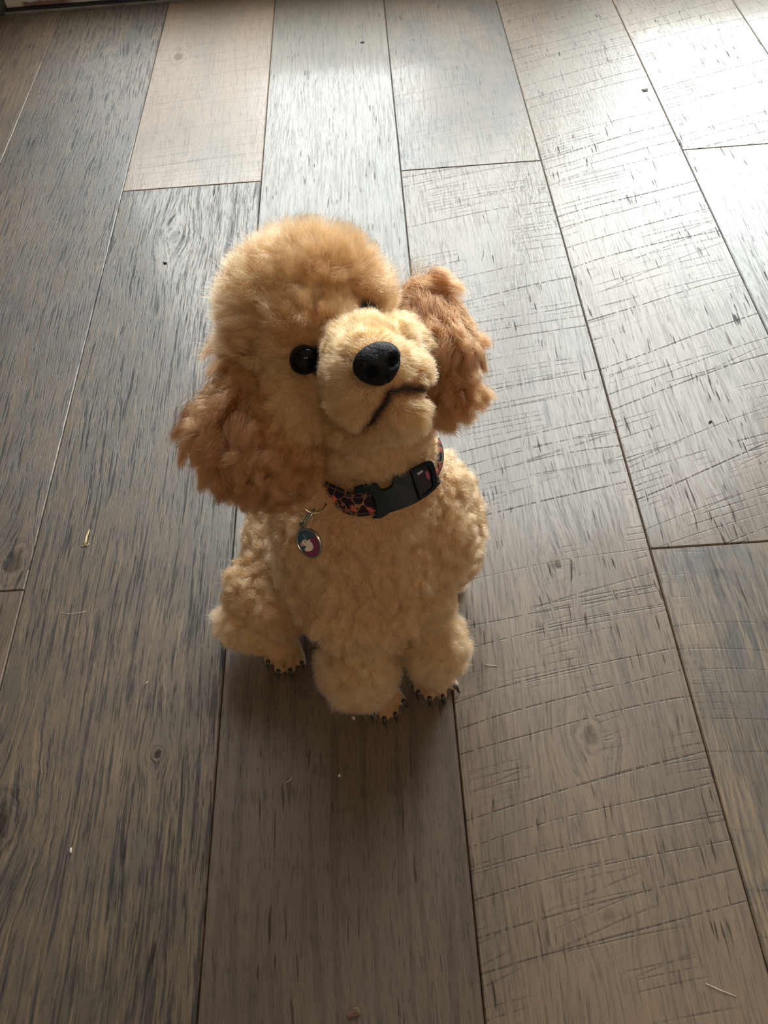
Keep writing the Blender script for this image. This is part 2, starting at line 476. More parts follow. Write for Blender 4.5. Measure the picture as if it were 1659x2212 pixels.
# head
ell(SKULL, (3.9, 4.0, 3.7), 'topknot', HEAD)
ell(SKULL + UH * .012 + FH * .004, (3.6, 3.4, 2.7), 'topknot', HEAD)
ell(np.array((0.4928, 0.3204, 0.3393)), 1.5, 'topknot')
ell(np.array((0.5208, 0.3454, 0.3356)), 1.3, 'topknot')
ell(np.array((0.5019, 0.3279, 0.3235)), 3.0, 'face')
ell(np.array((0.4887, 0.3040, 0.3068)), 2.1, 'cheek')
ell(np.array((0.5391, 0.3370, 0.3046)), 2.0, 'cheek')
cap((0.5106, 0.3130, 0.3250), 2.1, (0.5276, 0.2784, 0.3491), 1.85, 'muzzle', 6)
ell(np.array((0.5204, 0.2736, 0.3373)), 1.35, 'muzzle')
ell(np.array((0.5420, 0.2831, 0.3399)), 1.3, 'muzzle')
ell(np.array((0.5275, 0.3016, 0.3448)), 1.35, 'muzzle')
ell(np.array((0.5119, 0.3092, 0.3382)), 1.15, 'muzzle')
ell(np.array((0.5392, 0.3099, 0.3382)), 1.1, 'muzzle')
cap((0.5142, 0.2947, 0.2996), 1.5, (0.5408, 0.2672, 0.3323), 1.1, 'jaw', 6)
# ears
cap((0.4582, 0.3436, 0.2951), 1.4, (0.4546, 0.3091, 0.2878), 2.35, 'ear_r', 5)
cap((0.4546, 0.3091, 0.2878), 2.35, (0.4679, 0.2888, 0.2842), 2.3, 'ear_r', 5)
cap((0.4680, 0.2926, 0.2857), 2.15, (0.4717, 0.2895, 0.2810), 1.5, 'ear_r', 3)
cap((0.5565, 0.3800, 0.3017), 1.2, (0.5645, 0.3596, 0.2920), 1.8, 'ear_l', 5)
cap((0.5645, 0.3596, 0.2920), 1.8, (0.5674, 0.3443, 0.2724), 1.5, 'ear_l', 5)
# front legs
FR, FL = np.array((0.5007, 0.2563, 0.0120)), np.array((0.5568, 0.2677, 0.0120))
cap(FR + UB * .004, 1.15, FR + (.0, .014, .105), 1.6, 'foreleg_r', 8)
ell(FR + (-.003, .004, .047), (2.05, 2.0, 3.4), 'foreleg_r')
cap(FL + UB * .004, 1.1, FL + (-.004, .014, .11), 1.5, 'foreleg_l', 8)
ell(FL + (.0, .004, .052), (1.75, 1.8, 3.2), 'foreleg_l')
# hind legs
cap(PELVIS - LB * .022, 4.2, (0.4275, 0.3293, 0.0598), 2.5, 'thigh_r', 6)
cap((0.4189, 0.3336, 0.0594), 2.5, (0.4382, 0.3126, 0.0625), 2.0, 'thigh_r', 5)
ell(np.array((0.4088, 0.3155, 0.0406)), (1.9, 1.9, 1.8), 'hock_r')
cap((0.4097, 0.3090, 0.0335), 1.4, (0.4299, 0.3050, 0.0130), 1.1, 'hind_r', 5)
cap(PELVIS + LB * .035, 4.6, (0.5730, 0.3514, 0.0688), 2.6, 'thigh_l', 6)
cap((0.5728, 0.3484, 0.0666), 2.0, (0.5783, 0.3584, 0.0120), 1.1, 'hind_l', 5)
# toes: (heel pixel, tip pixel) on the floor
TOE = [((0.4208, 0.3111, 0.0070), (0.4191, 0.2959, 0.0050)), ((0.4274, 0.3076, 0.0080), (0.4276, 0.2870, 0.0050)), ((0.4353, 0.3070, 0.0080), (0.4373, 0.2871, 0.0050)), ((0.4414, 0.3088, 0.0070), (0.4461, 0.2932, 0.0050)),
       ((0.5057, 0.2569, 0.0080), (0.5051, 0.2459, 0.0050)), ((0.5125, 0.2560, 0.0090), (0.5135, 0.2408, 0.0050)), ((0.5178, 0.2572, 0.0090), (0.5218, 0.2437, 0.0050)), ((0.5210, 0.2622, 0.0080), (0.5279, 0.2535, 0.0050)),
       ((0.5433, 0.2696, 0.0080), (0.5427, 0.2612, 0.0050)), ((0.5504, 0.2686, 0.0090), (0.5509, 0.2551, 0.0050)), ((0.5584, 0.2689, 0.0090), (0.5611, 0.2560, 0.0050)), ((0.5647, 0.2722, 0.0080), (0.5708, 0.2634, 0.0050)),
       ((0.5800, 0.3629, 0.0090), (0.5851, 0.3604, 0.0070)), ((0.5773, 0.3599, 0.0080), (0.5827, 0.3559, 0.0060))]
for a, b in TOE:
    cap(a, .43, b, .40, 'toe', 5)

def build_body():
    ico = bmesh.new()
    bmesh.ops.create_icosphere(ico, subdivisions=3, radius=1)
    iv = np.array([v.co[:] for v in ico.verts])
    ifc = np.array([[v.index for v in f.verts] for f in ico.faces])
    ico.free()
    V, F, n = [], [], 0
    for c, ax, r, _ in prims:
        V.append(c + (iv * r) @ ax)
        F.append(ifc + n)
        n += len(iv)
    me = bpy.data.meshes.new('tmp')
    me.from_pydata(np.concatenate(V), [], np.concatenate(F))
    ob = bpy.data.objects.new('tmp', me)
    COL.objects.link(ob)
    rm = ob.modifiers.new('r', 'REMESH')
    rm.mode = 'VOXEL'
    rm.voxel_size = .0015
    sm = ob.modifiers.new('s', 'SMOOTH')
    sm.factor, sm.iterations = .5, 9
    dg = bpy.context.evaluated_depsgraph_get()
    out = bpy.data.meshes.new_from_object(ob.evaluated_get(dg))
    out.name = 'body'
    bpy.data.objects.remove(ob)
    bpy.data.meshes.remove(me)
    return out

skin_m = simple('dog_skin', (.34, .21, .115), .85, spec=.1, noise=.2, scale=80)
dog = empty('dog', (0.5039, 0.2857, 0.0000))
tag(dog, 'apricot poodle puppy sitting on the wood floor with its head tilted up', 'dog')
DOGP = Matrix.Translation(-Vector(dog.location))
def dogpart(o):
    o.parent = dog
    o.matrix_parent_inverse = DOGP
    return o
body_me = build_body()
body_me.materials.append(skin_m)
body_me.polygons.foreach_set('use_smooth', [True] * len(body_me.polygons))
body = bpy.data.objects.new('body', body_me)
link(body)
dogpart(body)

# ---------------------------------------------------------------- collar geometry (needed to flatten the fur under it)
COLC = np.array((0.5240, 0.3377, 0.2196))
COLA = unit(np.array((0.5207, 0.3350, 0.2606)) - np.array((0.5280, 0.3287, 0.1885)))     # up along the neck
COLX = unit(np.cross(COLA, np.array((0.5249, 0.2518, 0.3119)) - np.array((0.5196, 0.3777, 0.1560))))
COLY = np.cross(COLA, COLX)
COLR = .0445

# ---------------------------------------------------------------- fur
def face_data(me):
    n = len(me.vertices)
    co = np.empty(n * 3); me.vertices.foreach_get('co', co); co = co.reshape(-1, 3)
    me.calc_loop_triangles()
    t = np.empty(len(me.loop_triangles) * 3, int); me.loop_triangles.foreach_get('vertices', t); t = t.reshape(-1, 3)
    vn = np.empty(n * 3); me.vertices.foreach_get('normal', vn)
    return co, t, vn.reshape(-1, 3)
vco, tri, vno = face_data(body_me)
A, B, Cc = vco[tri[:, 0]], vco[tri[:, 1]], vco[tri[:, 2]]
area = .5 * np.linalg.norm(np.cross(B - A, Cc - A), axis=1)
cen = (A + B + Cc) / 3
regs = sorted(set(p[3] for p in prims))
dreg = np.full((len(regs), len(cen)), 1e9)
for c, ax, r, rg in prims:
    q = (cen - c) @ ax.T / r
    k = regs.index(rg)
    dreg[k] = np.minimum(dreg[k], (np.linalg.norm(q, axis=1) - 1) * r.min())
reg = dreg.argmin(0)
wreg = np.exp(-(dreg - dreg.min(0)) / .0042)
wreg[regs.index('toe')] = (reg == regs.index('toe')) * 1e3
wreg /= wreg.sum(0)

# region: density per cm2, length cm, lift, curl amp cm, curl turns, clump, colour, part
APR, PALE, EARC, FACE = (.61, .262, .120), (.63, .300, .145), (.29, .115, .045), (.58, .252, .103)
R = dict(
    chest=(300, 1.65, .36, .15, 1.2, .58, APR, 'coat'), back=(220, 1.1, .45, .12, 1.2, .42, APR, 'coat'), neck=(300, 1.0, .42, .08, 1.2, .42, APR, 'coat'),
    topknot=(340, 1.95, .92, .12, 1.3, .30, APR, 'topknot'), face=(460, .95, .50, .09, 1.1, .42, APR, 'muzzle_fur'), cheek=(440, 1.0, .40, .06, 1.0, .42, FACE, 'muzzle_fur'),
    muzzle=(560, .80, .46, .05, .9, .40, FACE, 'muzzle_fur'), jaw=(500, .9, .45, .05, .9, .40, FACE, 'muzzle_fur'),
    ear_r=(360, 3.0, .28, .32, 1.1, .86, EARC, 'ear_fur'), ear_l=(380, 2.4, .32, .24, 1.1, .78, EARC, 'ear_fur'),
    foreleg_r=(320, 1.9, .70, .14, 1.2, .38, PALE, 'leg_fur'), foreleg_l=(320, 1.6, .66, .14, 1.2, .38, PALE, 'leg_fur'),
    thigh_r=(280, 1.3, .5, .12, 1.2, .42, APR, 'coat'), thigh_l=(150, 1.2, .6, .1, 1.2, .5, APR, 'coat'),
    hock_r=(360, 1.9, .75, .12, 1.2, .35, PALE, 'leg_fur'), hind_r=(420, .42, .45, .03, 1., .4, APR, 'leg_fur'), hind_l=(250, .6, .5, .03, 1., .4, APR, 'leg_fur'),
    toe=(1000, .22, .35, .0, .0, .3, (.42, .24, .12), 'paw_fur'),
)
par = [R[k] for k in regs]
dens = np.array([p[0] for p in par])[reg] * 1e4
cnt = rng.poisson(area * dens)
fi = np.repeat(np.arange(len(tri)), cnt)
u = rng.random((len(fi), 2)); sw = u.sum(1) > 1; u[sw] = 1 - u[sw]
root = A[fi] + u[:, :1] * (B - A)[fi] + u[:, 1:] * (Cc - A)[fi]
na, nb, nc = vno[tri[fi, 0]], vno[tri[fi, 1]], vno[tri[fi, 2]]
nor = na + u[:, :1] * (nb - na) + u[:, 1:] * (nc - na)
nor /= np.linalg.norm(nor, axis=1)[:, None]
rr = reg[fi]
def pv(i):
    return np.tensordot(np.array([p[i] for p in par], float).T, wreg, 1).T[fi]
Ln, lift, camp, cturn, clump = pv(1) * cm, pv(2), pv(3) * cm, pv(4), pv(5)
colr = pv(6)
fno = np.cross(B - A, Cc - A); fno /= np.linalg.norm(fno, axis=1)[:, None] + 1e-12
def isr(*names):
    return np.isin(rr, [regs.index(k) for k in names if k in regs])
def fsr(*names):
    return np.isin(reg, [regs.index(k) for k in names if k in regs])

comb = np.tile(np.array((0., 0., -1.)), (len(cen), 1))                    # default: fall down
comb[fsr('chest', 'neck')] = unit(np.array((.1, -.25, -1.)))
m_ = fsr('muzzle', 'jaw', 'cheek')
comb[m_] = (cen[m_] - NOSE) ; comb[m_] /= np.linalg.norm(comb[m_], axis=1)[:, None]
comb[m_] = comb[m_] * .8 + np.where(fsr('cheek')[m_][:, None], -UH * .5, -UH * .15)
m_ = fsr('face')
comb[m_] = (cen[m_] - (EYE_R + EYE_L) / 2) ; comb[m_] /= np.linalg.norm(comb[m_], axis=1)[:, None]
comb[m_] += UH * .5
m_ = fsr('topknot')
HC = SKULL - UH * .01
comb[m_] = cen[m_] - HC; comb[m_] /= np.linalg.norm(comb[m_], axis=1)[:, None]
comb[m_] += UH * .35 - FH * .15
# ears fall down and outwards
er_out = unit(np.array((0.4118, 0.2966, 0.2848)) - np.array((0.4729, 0.3151, 0.2966)))
er_dn = unit(np.array((0.4806, 0.2512, 0.2695)) - np.array((0.4611, 0.3247, 0.2914)))
m_ = fsr('ear_r')
ec = np.array((0.4589, 0.3108, 0.2755))
s_ = np.clip(((cen[m_] - ec) @ er_out) / .03, -1, 1)
comb[m_] = er_dn * (1.0 - .35 * np.clip(s_, 0, 1))[:, None] + er_out * (.15 + .55 * np.clip(s_, 0, 1))[:, None]
el_dn = unit(np.array((0.5708, 0.3168, 0.2528)) - np.array((0.5649, 0.3814, 0.3050)))
el_out = unit(np.array((0.5975, 0.3574, 0.2872)) - np.array((0.5621, 0.3635, 0.2923)))
m_ = fsr('ear_l')
s_ = np.clip(((cen[m_] - np.array((0.5672, 0.3588, 0.2888))) @ el_out) / .02, -1, 1)
h_ = np.clip(((cen[m_] - np.array((0.5681, 0.3700, 0.2968))) @ -el_dn) / .02, -1, 1)
comb[m_] = el_dn * (.95 - .9 * np.clip(h_, 0, 1))[:, None] + el_out * (.1 + .35 * np.clip(s_, 0, 1) + .3 * np.clip(h_, 0, 1))[:, None]
m_ = fsr('foreleg_r', 'foreleg_l', 'hock_r')
comb[m_] = fno[m_] * .6 + np.array((0, 0, -.7))
m_ = fsr('hock_r')
comb[m_] = fno[m_] * .5 + unit(np.array((0.3784, 0.3021, 0.0194)) - np.array((0.4092, 0.3211, 0.0446))) * .8
m_ = fsr('toe', 'hind_r', 'hind_l')
comb[m_] = FB + np.array((0, 0, -.3))
comb /= np.linalg.norm(comb, axis=1)[:, None]
for _ in range(24):                                                        # let neighbouring directions run into each other
    acc = np.zeros_like(vco)
    for k in range(3):
        for ax_ in range(3):
            acc[:, ax_] += np.bincount(tri[:, k], comb[:, ax_], len(vco))
    comb = acc[tri].sum(1)
    comb /= np.linalg.norm(comb, axis=1)[:, None] + 1e-9
comb = comb[fi]

# lengths: shorter low on the legs and at the eye, nose, collar
zr = root[:, 2]
m_ = isr('foreleg_r', 'foreleg_l')
Ln[m_] *= np.interp(zr[m_], (.010, .020, .034, .075, .10), (.18, .45, .95, 1.0, .6))
de = np.minimum(np.linalg.norm(root - EYE_R, axis=1), np.linalg.norm(root - EYE_L, axis=1))
Ln *= np.interp(de, (.007, .012, .022), (.12, .4, 1.0))
dn = np.linalg.norm(root - NOSE, axis=1)
Ln *= np.interp(dn, (.010, .014, .026), (.25, .5, 1.0))
_dv = root - COLC
_rad = np.linalg.norm(_dv - np.outer(_dv @ COLA, COLA), axis=1) - COLR
cv_ = (_dv @ COLA) * math.cos(math.radians(38)) - _rad * math.sin(math.radians(38))
inband = (np.abs(cv_) < .0125) & (np.linalg.norm(root - COLC, axis=1) < .075) & ~isr('ear_r', 'ear_l') & (np.degrees(np.arctan2(_dv @ COLY, _dv @ COLX)) % 360 < 312) & (np.degrees(np.arctan2(_dv @ COLY, _dv @ COLX)) % 360 > 170)
Ln[inband] *= .25
nearc = (np.abs(cv_) < .019) & ~inband & (np.linalg.norm(root - COLC, axis=1) < .075) & ~isr('ear_r', 'ear_l')
Ln[nearc] *= .6
comb[nearc] = comb[nearc] * .4 + np.sign(cv_[nearc])[:, None] * COLA
Ln *= rng.uniform(.72, 1.12, len(Ln)) * (1 + .55 * rng.random(len(Ln)) * (rng.random(len(Ln)) < .07))

m_ = isr('ear_r')
Ln[m_] *= np.interp((root[m_] - np.array((0.4597, 0.3075, 0.2792))) @ er_dn, (.005, .03), (1.0, .62))

# colour: dark rims at eye, nose and lips; soft drifts elsewhere
MOUTH = np.array([(0.5532, 0.2821, 0.3328), (0.5475, 0.2727, 0.3410), (0.5412, 0.2639, 0.3496), (0.5371, 0.2571, 0.3522), (0.5351, 0.2568, 0.3471), (0.5289, 0.2603, 0.3375), (0.5215, 0.2671, 0.3253), (0.5144, 0.2733, 0.3127)])
from mathutils.bvhtree import BVHTree
bvh = BVHTree.FromPolygons([tuple(v) for v in vco], [tuple(int(i) for i in t) for t in tri])
_fine = np.array([MOUTH[k // 3] + (MOUTH[min(k // 3 + 1, 7)] - MOUTH[k // 3]) * (k % 3) / 3 for k in range(22)])
_near = [bvh.find_nearest(Vector(p)) for p in _fine]
MOUTH = np.array([q[0] + q[1] * .0012 for q in _near])
MOUTHN = np.array([q[1][:] for q in _near])
seg_d = np.full(len(root), 1.0)
for a, b in zip(MOUTH[:-1], MOUTH[1:]):
    ab = b - a
    t = np.clip(((root - a) @ ab) / ab.dot(ab), 0, 1)
    seg_d = np.minimum(seg_d, np.linalg.norm(root - a - t[:, None] * ab, axis=1))
Ln *= np.where(isr('muzzle', 'jaw', 'cheek'), np.interp(seg_d, (.001, .0035, .006), (.25, .6, 1.0)), 1.0)
INR = EYE_R + RH * .009 - UH * .001
INL = EYE_L - RH * .009 - UH * .001
di = np.minimum(np.linalg.norm(root - INR, axis=1), np.linalg.norm(root - INL, axis=1))
dkf = np.maximum(np.maximum(np.interp(de, (.0085, .0115), (1., 0.)), np.interp(di, (.003, .007), (.9, 0.))), np.interp(dn, (.0105, .0145), (.9, 0.)))
dkf = np.maximum(dkf, np.interp(seg_d, (.0020, .0050), (.92, 0.)) * isr('muzzle', 'jaw', 'cheek'))
drift = np.sin(root @ np.array((61., 43., 77.))) * np.sin(root @ np.array((-37., 81., 29.)) + 1)
colr = colr * (1 + .10 * drift + .10 * rng.normal(size=len(root)))[:, None]
m_ = isr('ear_r')
tipy = np.clip(((root[m_] - np.array((0.4577, 0.3313, 0.2962))) @ er_dn) / .08, 0, 1)
colr = np.clip(colr, .02, .9)
colr = colr * (1 - dkf)[:, None] + np.array((.02, .014, .012)) * dkf[:, None]

# drop strands that start under an eye or the nose
keep = (np.linalg.norm(root - EYE_R, axis=1) > .0066) & (np.linalg.norm(root - EYE_L, axis=1) > .0066) & (dn > .0085) & (zr > .001)
part = np.array([p[7] for p in par])[rr]
NP = 8
def grow(sel, name, radius):
    P, Nn, L, lf, cb = root[sel], nor[sel], Ln[sel], lift[sel][:, None], comb[sel]
    ca, ct, cl, cr = camp[sel], cturn[sel], clump[sel], colr[sel]
    n = len(P)
    ng = max(8, n // (150 if name == 'ear_fur' else 65))
    gi = rng.choice(n, ng, replace=False)
    kd = kdtree.KDTree(ng)
    for k, i in enumerate(gi):
        kd.insert(P[i], k)
    kd.balance()
    jit = P + rng.normal(size=P.shape) * .0012
    own = np.array([kd.find(p)[1] for p in jit])
    # each clump has its own lean and its own wave
    glean = rng.normal(size=(ng, 3)) * .36
    gph = rng.random(ng) * 6.283
    gfr = rng.uniform(.7, 1.35, ng)
    tcomb = cb - Nn * np.sum(cb * Nn, axis=1)[:, None] * .6
    d0 = Nn * lf + tcomb * (1 - lf) + glean[own] * .55 + rng.normal(size=P.shape) * .10
    d0 /= np.linalg.norm(d0, axis=1)[:, None]
    d1 = d0 * .55 + cb * .65 + glean[own] * .35
    d1 /= np.linalg.norm(d1, axis=1)[:, None]
    t = np.linspace(0, 1, NP)[None, :, None]
    dirs = d0[:, None] * (1 - t) + d1[:, None] * t
    pos = np.cumsum(dirs, axis=1) * (L[:, None, None] / NP)
    pos -= pos[:, :1]
    s1 = np.cross(d0, rng.normal(size=3)); s1 /= np.linalg.norm(s1, axis=1)[:, None]
    s1 = s1[own * 0 + np.arange(n)]
    s2 = np.cross(d0, s1)
    ph = gph[own][:, None] + (t[..., 0] * ct[:, None] * gfr[own][:, None]) * 6.283 + rng.normal(size=(n, 1)) * .35
    amp = ca[:, None] * np.minimum(t[..., 0] * 2.0, 1.0)
    pos += (np.cos(ph) * amp)[..., None] * s1[:, None] + (np.sin(ph) * amp)[..., None] * s2[:, None]
    pos += P[:, None]
    # pull towards the clump's own guide strand
    gpos = pos[gi][own]
    k = cl[:, None, None] * t ** 1.2 * rng.uniform(.3, 1.0, (n, 1, 1))
    pos = pos + (gpos - pos) * np.clip(k, 0, .95) * (np.linalg.norm(gpos - pos, axis=2, keepdims=True) < .02)
    pos[..., 2] = np.maximum(pos[..., 2], .0012)
    hc = bpy.data.hair_curves.new(name)
    hc.add_curves([NP] * n)
    hc.attributes['position'].data.foreach_set('vector', pos.astype(np.float32).ravel())
    ra = hc.attributes.get('radius') or hc.attributes.new('radius', 'FLOAT', 'POINT')
    rad = np.broadcast_to(radius * (1 - .8 * t[0, :, 0] ** 1.6), (n, NP)) * rng.uniform(.8, 1.2, (n, 1))
    ra.data.foreach_set('value', rad.astype(np.float32).ravel())
    at = hc.attributes.new('fur_color', 'FLOAT_COLOR', 'CURVE')
    c4 = np.ones((n, 4), np.float32); c4[:, :3] = cr * rng.uniform(.88, 1.12, (n, 1))
    at.data.foreach_set('color', c4.ravel())
    hc.materials.append(fur_m)
    o = bpy.data.objects.new(name, hc)
    link(o)
    dogpart(o)
    return o

fur_m, nt = new_mat('fur')
g = G(nt)
ca_ = g.n('ShaderNodeAttribute', attribute_name='fur_color').outputs['Color']
hb = g.n('ShaderNodeBsdfHairPrincipled', {'Color': ca_, 'Roughness': .45, 'Radial Roughness': .75, 'Coat': 0.0}, parametrization='COLOR')
g.out(hb.outputs[0])

for nm, rad in (('coat', .00011), ('topknot', .00010), ('muzzle_fur', .00009), ('paw_fur', .00009)):
    grow(np.where(keep & (part == nm))[0], nm, rad)
for rg in ('ear_r', 'ear_l'):
    grow(np.where(keep & isr(rg))[0], 'ear_fur', .00011)
for rg in (('foreleg_r',), ('foreleg_l',), ('hock_r', 'hind_r'), ('hind_l',)):
    grow(np.where(keep & isr(*rg))[0], 'leg_fur', .00011)

# ---------------------------------------------------------------- eyes, nose, mouth, claws
eye_m = simple('eye_black', (.003, .0028, .0028), .03, spec=.2)
nose_m = simple('nose_leather', (.005, .005, .006), .48, spec=.16, noise=.3, scale=500, bump=.5)
lid_m = simple('eyelid_dark', (.008, .006, .005), .85, spec=.1)
lip_m = simple('lip_black', (.012, .009, .009), .5)
claw_m = simple('claw_dark', (.022, .019, .019), .35, spec=.5)
def ball(c, r, axes=HEAD, sub=4, deform=None):
    bm = bmesh.new()
    bmesh.ops.create_icosphere(bm, subdivisions=sub, radius=1)
    V = np.array([v.co[:] for v in bm.verts])
    if deform:
        V = deform(V)
    V = np.array(c) + (V * np.array(r)) @ np.array(axes)
    for v, p in zip(bm.verts, V):
        v.co = p
    return bm
for c in (EYE_R, EYE_L):
    ax = (RH, FH, UH)
    dogpart(bm_obj('eye', ball(c - FH * .0026, (.0074, .0074, .0072)), eye_m, smooth=True))
    V, F = tube_geo([c + FH * .0012 + RH * .0066 * math.cos(a) * 1.08 + UH * .0062 * math.sin(a) for a in np.linspace(0, 6.2832, 28, endpoint=False)], .0009, 8, closed=True)
    dogpart(mesh_obj('eyelid', V, F, lid_m, smooth=True))
def nose_shape(V):
    V = V.copy()
    x, f, up = V[:, 0].copy(), V[:, 1].copy(), V[:, 2].copy()
    V[:, 0] *= 1 + .12 * up - .10 * np.clip(-up, 0, 1)                    # wider above
    V[:, 2] -= .10 * np.exp(-(x / .22) ** 2) * np.clip(f, 0, 1) * (up > -.3)
    for s in (-1, 1):                                                     # nostrils with a side slit
        g_ = np.exp(-(((x - s * .46) / .20) ** 2 + ((up + .02) / .22) ** 2)) * (f > 0)
        V[:, 1] -= .62 * g_
        g2 = np.exp(-(((x - s * .74) / .16) ** 2 + ((up + .16) / .09) ** 2)) * (f > -.2)
        V[:, 1] -= .30 * g2; V[:, 0] -= s * .12 * g2
    g3 = np.exp(-(x / .07) ** 2) * np.clip(-up + .25, 0, 1) * (f > 0)      # groove down the middle
    V[:, 1] -= .18 * g3
    return V
dogpart(bm_obj('nose', ball(NOSE - FH * .002, (.0112, .0085, .0096), sub=5, deform=nose_shape), nose_m, smooth=True))
V, F = tube_geo(MOUTH + MOUTHN * .0006, np.interp(np.arange(22), (0, 8, 12, 21), (.0004, .0007, .0010, .0003)), 8)
dogpart(mesh_obj('mouth', V, F, lip_m, smooth=True))
CLAW = [(t[1], np.array(t[1]) - np.array(t[0])) for t in TOE]
for (tip, d) in CLAW:
    d = np.array((d[0], d[1], 0)); d /= np.linalg.norm(d)
    base = np.array(tip) + d * .0022 + np.array((0, 0, .0015))
    path = [base + d * k * .0062 + np.array((0, 0, .0012 * math.sin(k * 3.1) - .0058 * k * k)) for k in np.linspace(0, 1, 6)]
    for q in path:
        q[2] = max(q[2], .0006)
    V, F = tube_geo(path, [.0019, .0019, .0017, .0014, .0009, .0003], 8)
    dogpart(mesh_obj('claw', V, F, claw_m, smooth=True))
# ---------------------------------------------------------------- collar: strap, buckle halves, ring
CB = math.radians(38)                       # the band lies on the slope of the neck
CYL = Matrix
def cpt(u, v, w):
    """u along the band, v across it, w outwards, millimetres"""
    th = u / 1000 / COLR - math.pi / 2
    rad = math.cos(th) * COLX + math.sin(th) * COLY
    return COLC + rad * COLR + (COLA * math.cos(CB) - rad * math.sin(CB)) * v / 1000 + (rad * math.cos(CB) + COLA * math.sin(CB)) * w / 1000

def floral(name):
    m, nt = new_mat(name)
    g = G(nt)
    tc = g.n('ShaderNodeTexCoord').outputs['Object']
    wob = g.n('ShaderNodeTexNoise', {'Vector': tc, 'Scale': 220., 'Detail': 1.})
    vec = g.vmath('ADD', tc, g.vmath('MULTIPLY', wob.outputs['Color'], (.004, .004, .004)))
    v1 = g.n('ShaderNodeTexVoronoi', {'Vector': vec, 'Scale': 170.}).outputs
    bl = g.step(v1['Distance'], .42, .30)
    pick = g.step(g.n('ShaderNodeSeparateColor', {0: v1['Color']}).outputs[0], .34, .40)
    bl = g.math('MULTIPLY', bl, pick)
    v2 = g.n('ShaderNodeTexVoronoi', {'Vector': vec, 'Scale': 135.}, feature='DISTANCE_TO_EDGE').outputs[0]
    ln = g.step(v2, .055, .02)
    c = g.mix(ln, (.012, .008, .012), (.26, .12, .05))
    c = g.mix(bl, c, (.40, .07, .06))
    c = g.mix(g.math('MULTIPLY', bl, g.step(v1['Distance'], .16, .10)), c, (.62, .22, .10))
    weave = g.n('ShaderNodeTexNoise', {'Vector': tc, 'Scale': 1500., 'Detail': 1.}).outputs['Fac']
    bn = g.n('ShaderNodeBump', {'Height': weave, 'Strength': .4, 'Distance': .0004})
    b = g.n('ShaderNodeBsdfPrincipled', {'Base Color': c, 'Roughness': .75, 'Specular IOR Level': .2, 'Normal': bn.outputs[0]})
    g.out(b.outputs[0])
    return m
web_m = floral('printed_webbing')
plas_m = simple('buckle_plastic', (.004, .009, .0125), .42, spec=.22, noise=.15, scale=300)
gold_m = simple('ring_metal', (.62, .50, .34), .22, 1.0)
steel_m = simple('tag_steel', (.42, .38, .31), .30, 1.0, noise=.2, scale=400)

collar = empty('dog_collar', tuple(float(k) for k in COLC))
tag(collar, 'dark floral print dog collar with black plastic buckle around the puppy neck', 'dog collar')
COLP = Matrix.Translation(-Vector(collar.location))
def cpart(o):
    o.parent = collar
    o.matrix_parent_inverse = COLP
    return o

# strap: closed band with a slight dip before the buckle and stitched rolled edges
NU = 96
per = 2 * math.pi * COLR * 1000
V, F = [], []
prof = [(-6.8, .2), (-6.8, 1.6), (-5.9, 1.9), (0, 1.9), (5.9, 1.9), (6.8, 1.6), (6.8, .2), (0, .0)]
for i in range(NU):
    u = per * i / NU - per / 2
    dip = -.9 - 1.6 * math.exp(-((u + 19) / 7.5) ** 2) + .4 * math.exp(-((u + 33) / 7) ** 2)
    sink = 10.0 * min(1, max(0, (u - 33) / 7)) + 3.0 * min(1, max(0, (-u - 75) / 15))     # lies deep in the coat round the back
    for v, w_ in prof:
        V.append(cpt(u, v + dip, w_ + 1.0 - sink))
n = len(prof)
for i in range(NU):
    j = (i + 1) % NU
    for k in range(n):
        F.append((i * n + k, i * n + (k + 1) % n, j * n + (k + 1) % n, j * n + k))
cpart(mesh_obj('strap', V, F, web_m, smooth=True))
for vv in (-5.2, 5.2):
    pth = []
    for i in range(NU):
        u = per * i / NU - per / 2
        dip = -.9 - 1.6 * math.exp(-((u + 19) / 7.5) ** 2) + .4 * math.exp(-((u + 33) / 7) ** 2)
        sink = 10.0 * min(1, max(0, (u - 33) / 7)) + 3.0 * min(1, max(0, (-u - 75) / 15))
        pth.append(cpt(u, vv + dip, 2.95 - sink))
    V, F = tube_geo(pth, .00035, 5, closed=True)
    cpart(mesh_obj('stitching', V, F, simple('stitch_thread', (.09, .06, .05), .8), smooth=True))

def slab(name, outer, w0, w1, mat, bev=.8, hole=None):
    """a plate cut to an outline in band coordinates, bent round the neck, with softened edges"""
    bm = bmesh.new()
    def loop(pts, w_, shrink=0.0):
        c = np.mean(pts, axis=0)
        return [bm.verts.new(cpt(*(np.array(p) + (c - np.array(p)) / max(np.linalg.norm(c - np.array(p)), 1e-6) * shrink), w_)) for p in pts]
    lv = [(0.0, w0), (0.0, w1 - bev), (bev * .35, w1 - bev * .3), (bev, w1)]
    O = [loop(outer, w_, s_) for s_, w_ in lv]
    n = len(outer)
    for a, b in zip(O[:-1], O[1:]):
        for k in range(n):
            bm.faces.new((a[k], a[(k + 1) % n], b[(k + 1) % n], b[k]))
    if hole is None:
        f1 = bm.faces.new(O[-1]); f2 = bm.faces.new(O[0][::-1])
        bmesh.ops.triangulate(bm, faces=[f1, f2])
    else:
        H = [loop(hole, w_) for w_ in (w1, w0)]
        for a, b in ((O[-1], H[0]), (H[0], H[1]), (H[1], O[0])):
            for k in range(n):
                bm.faces.new((a[k], a[(k + 1) % n], b[(k + 1) % n], b[k]))
    return cpart(bm_obj(name, bm, mat))

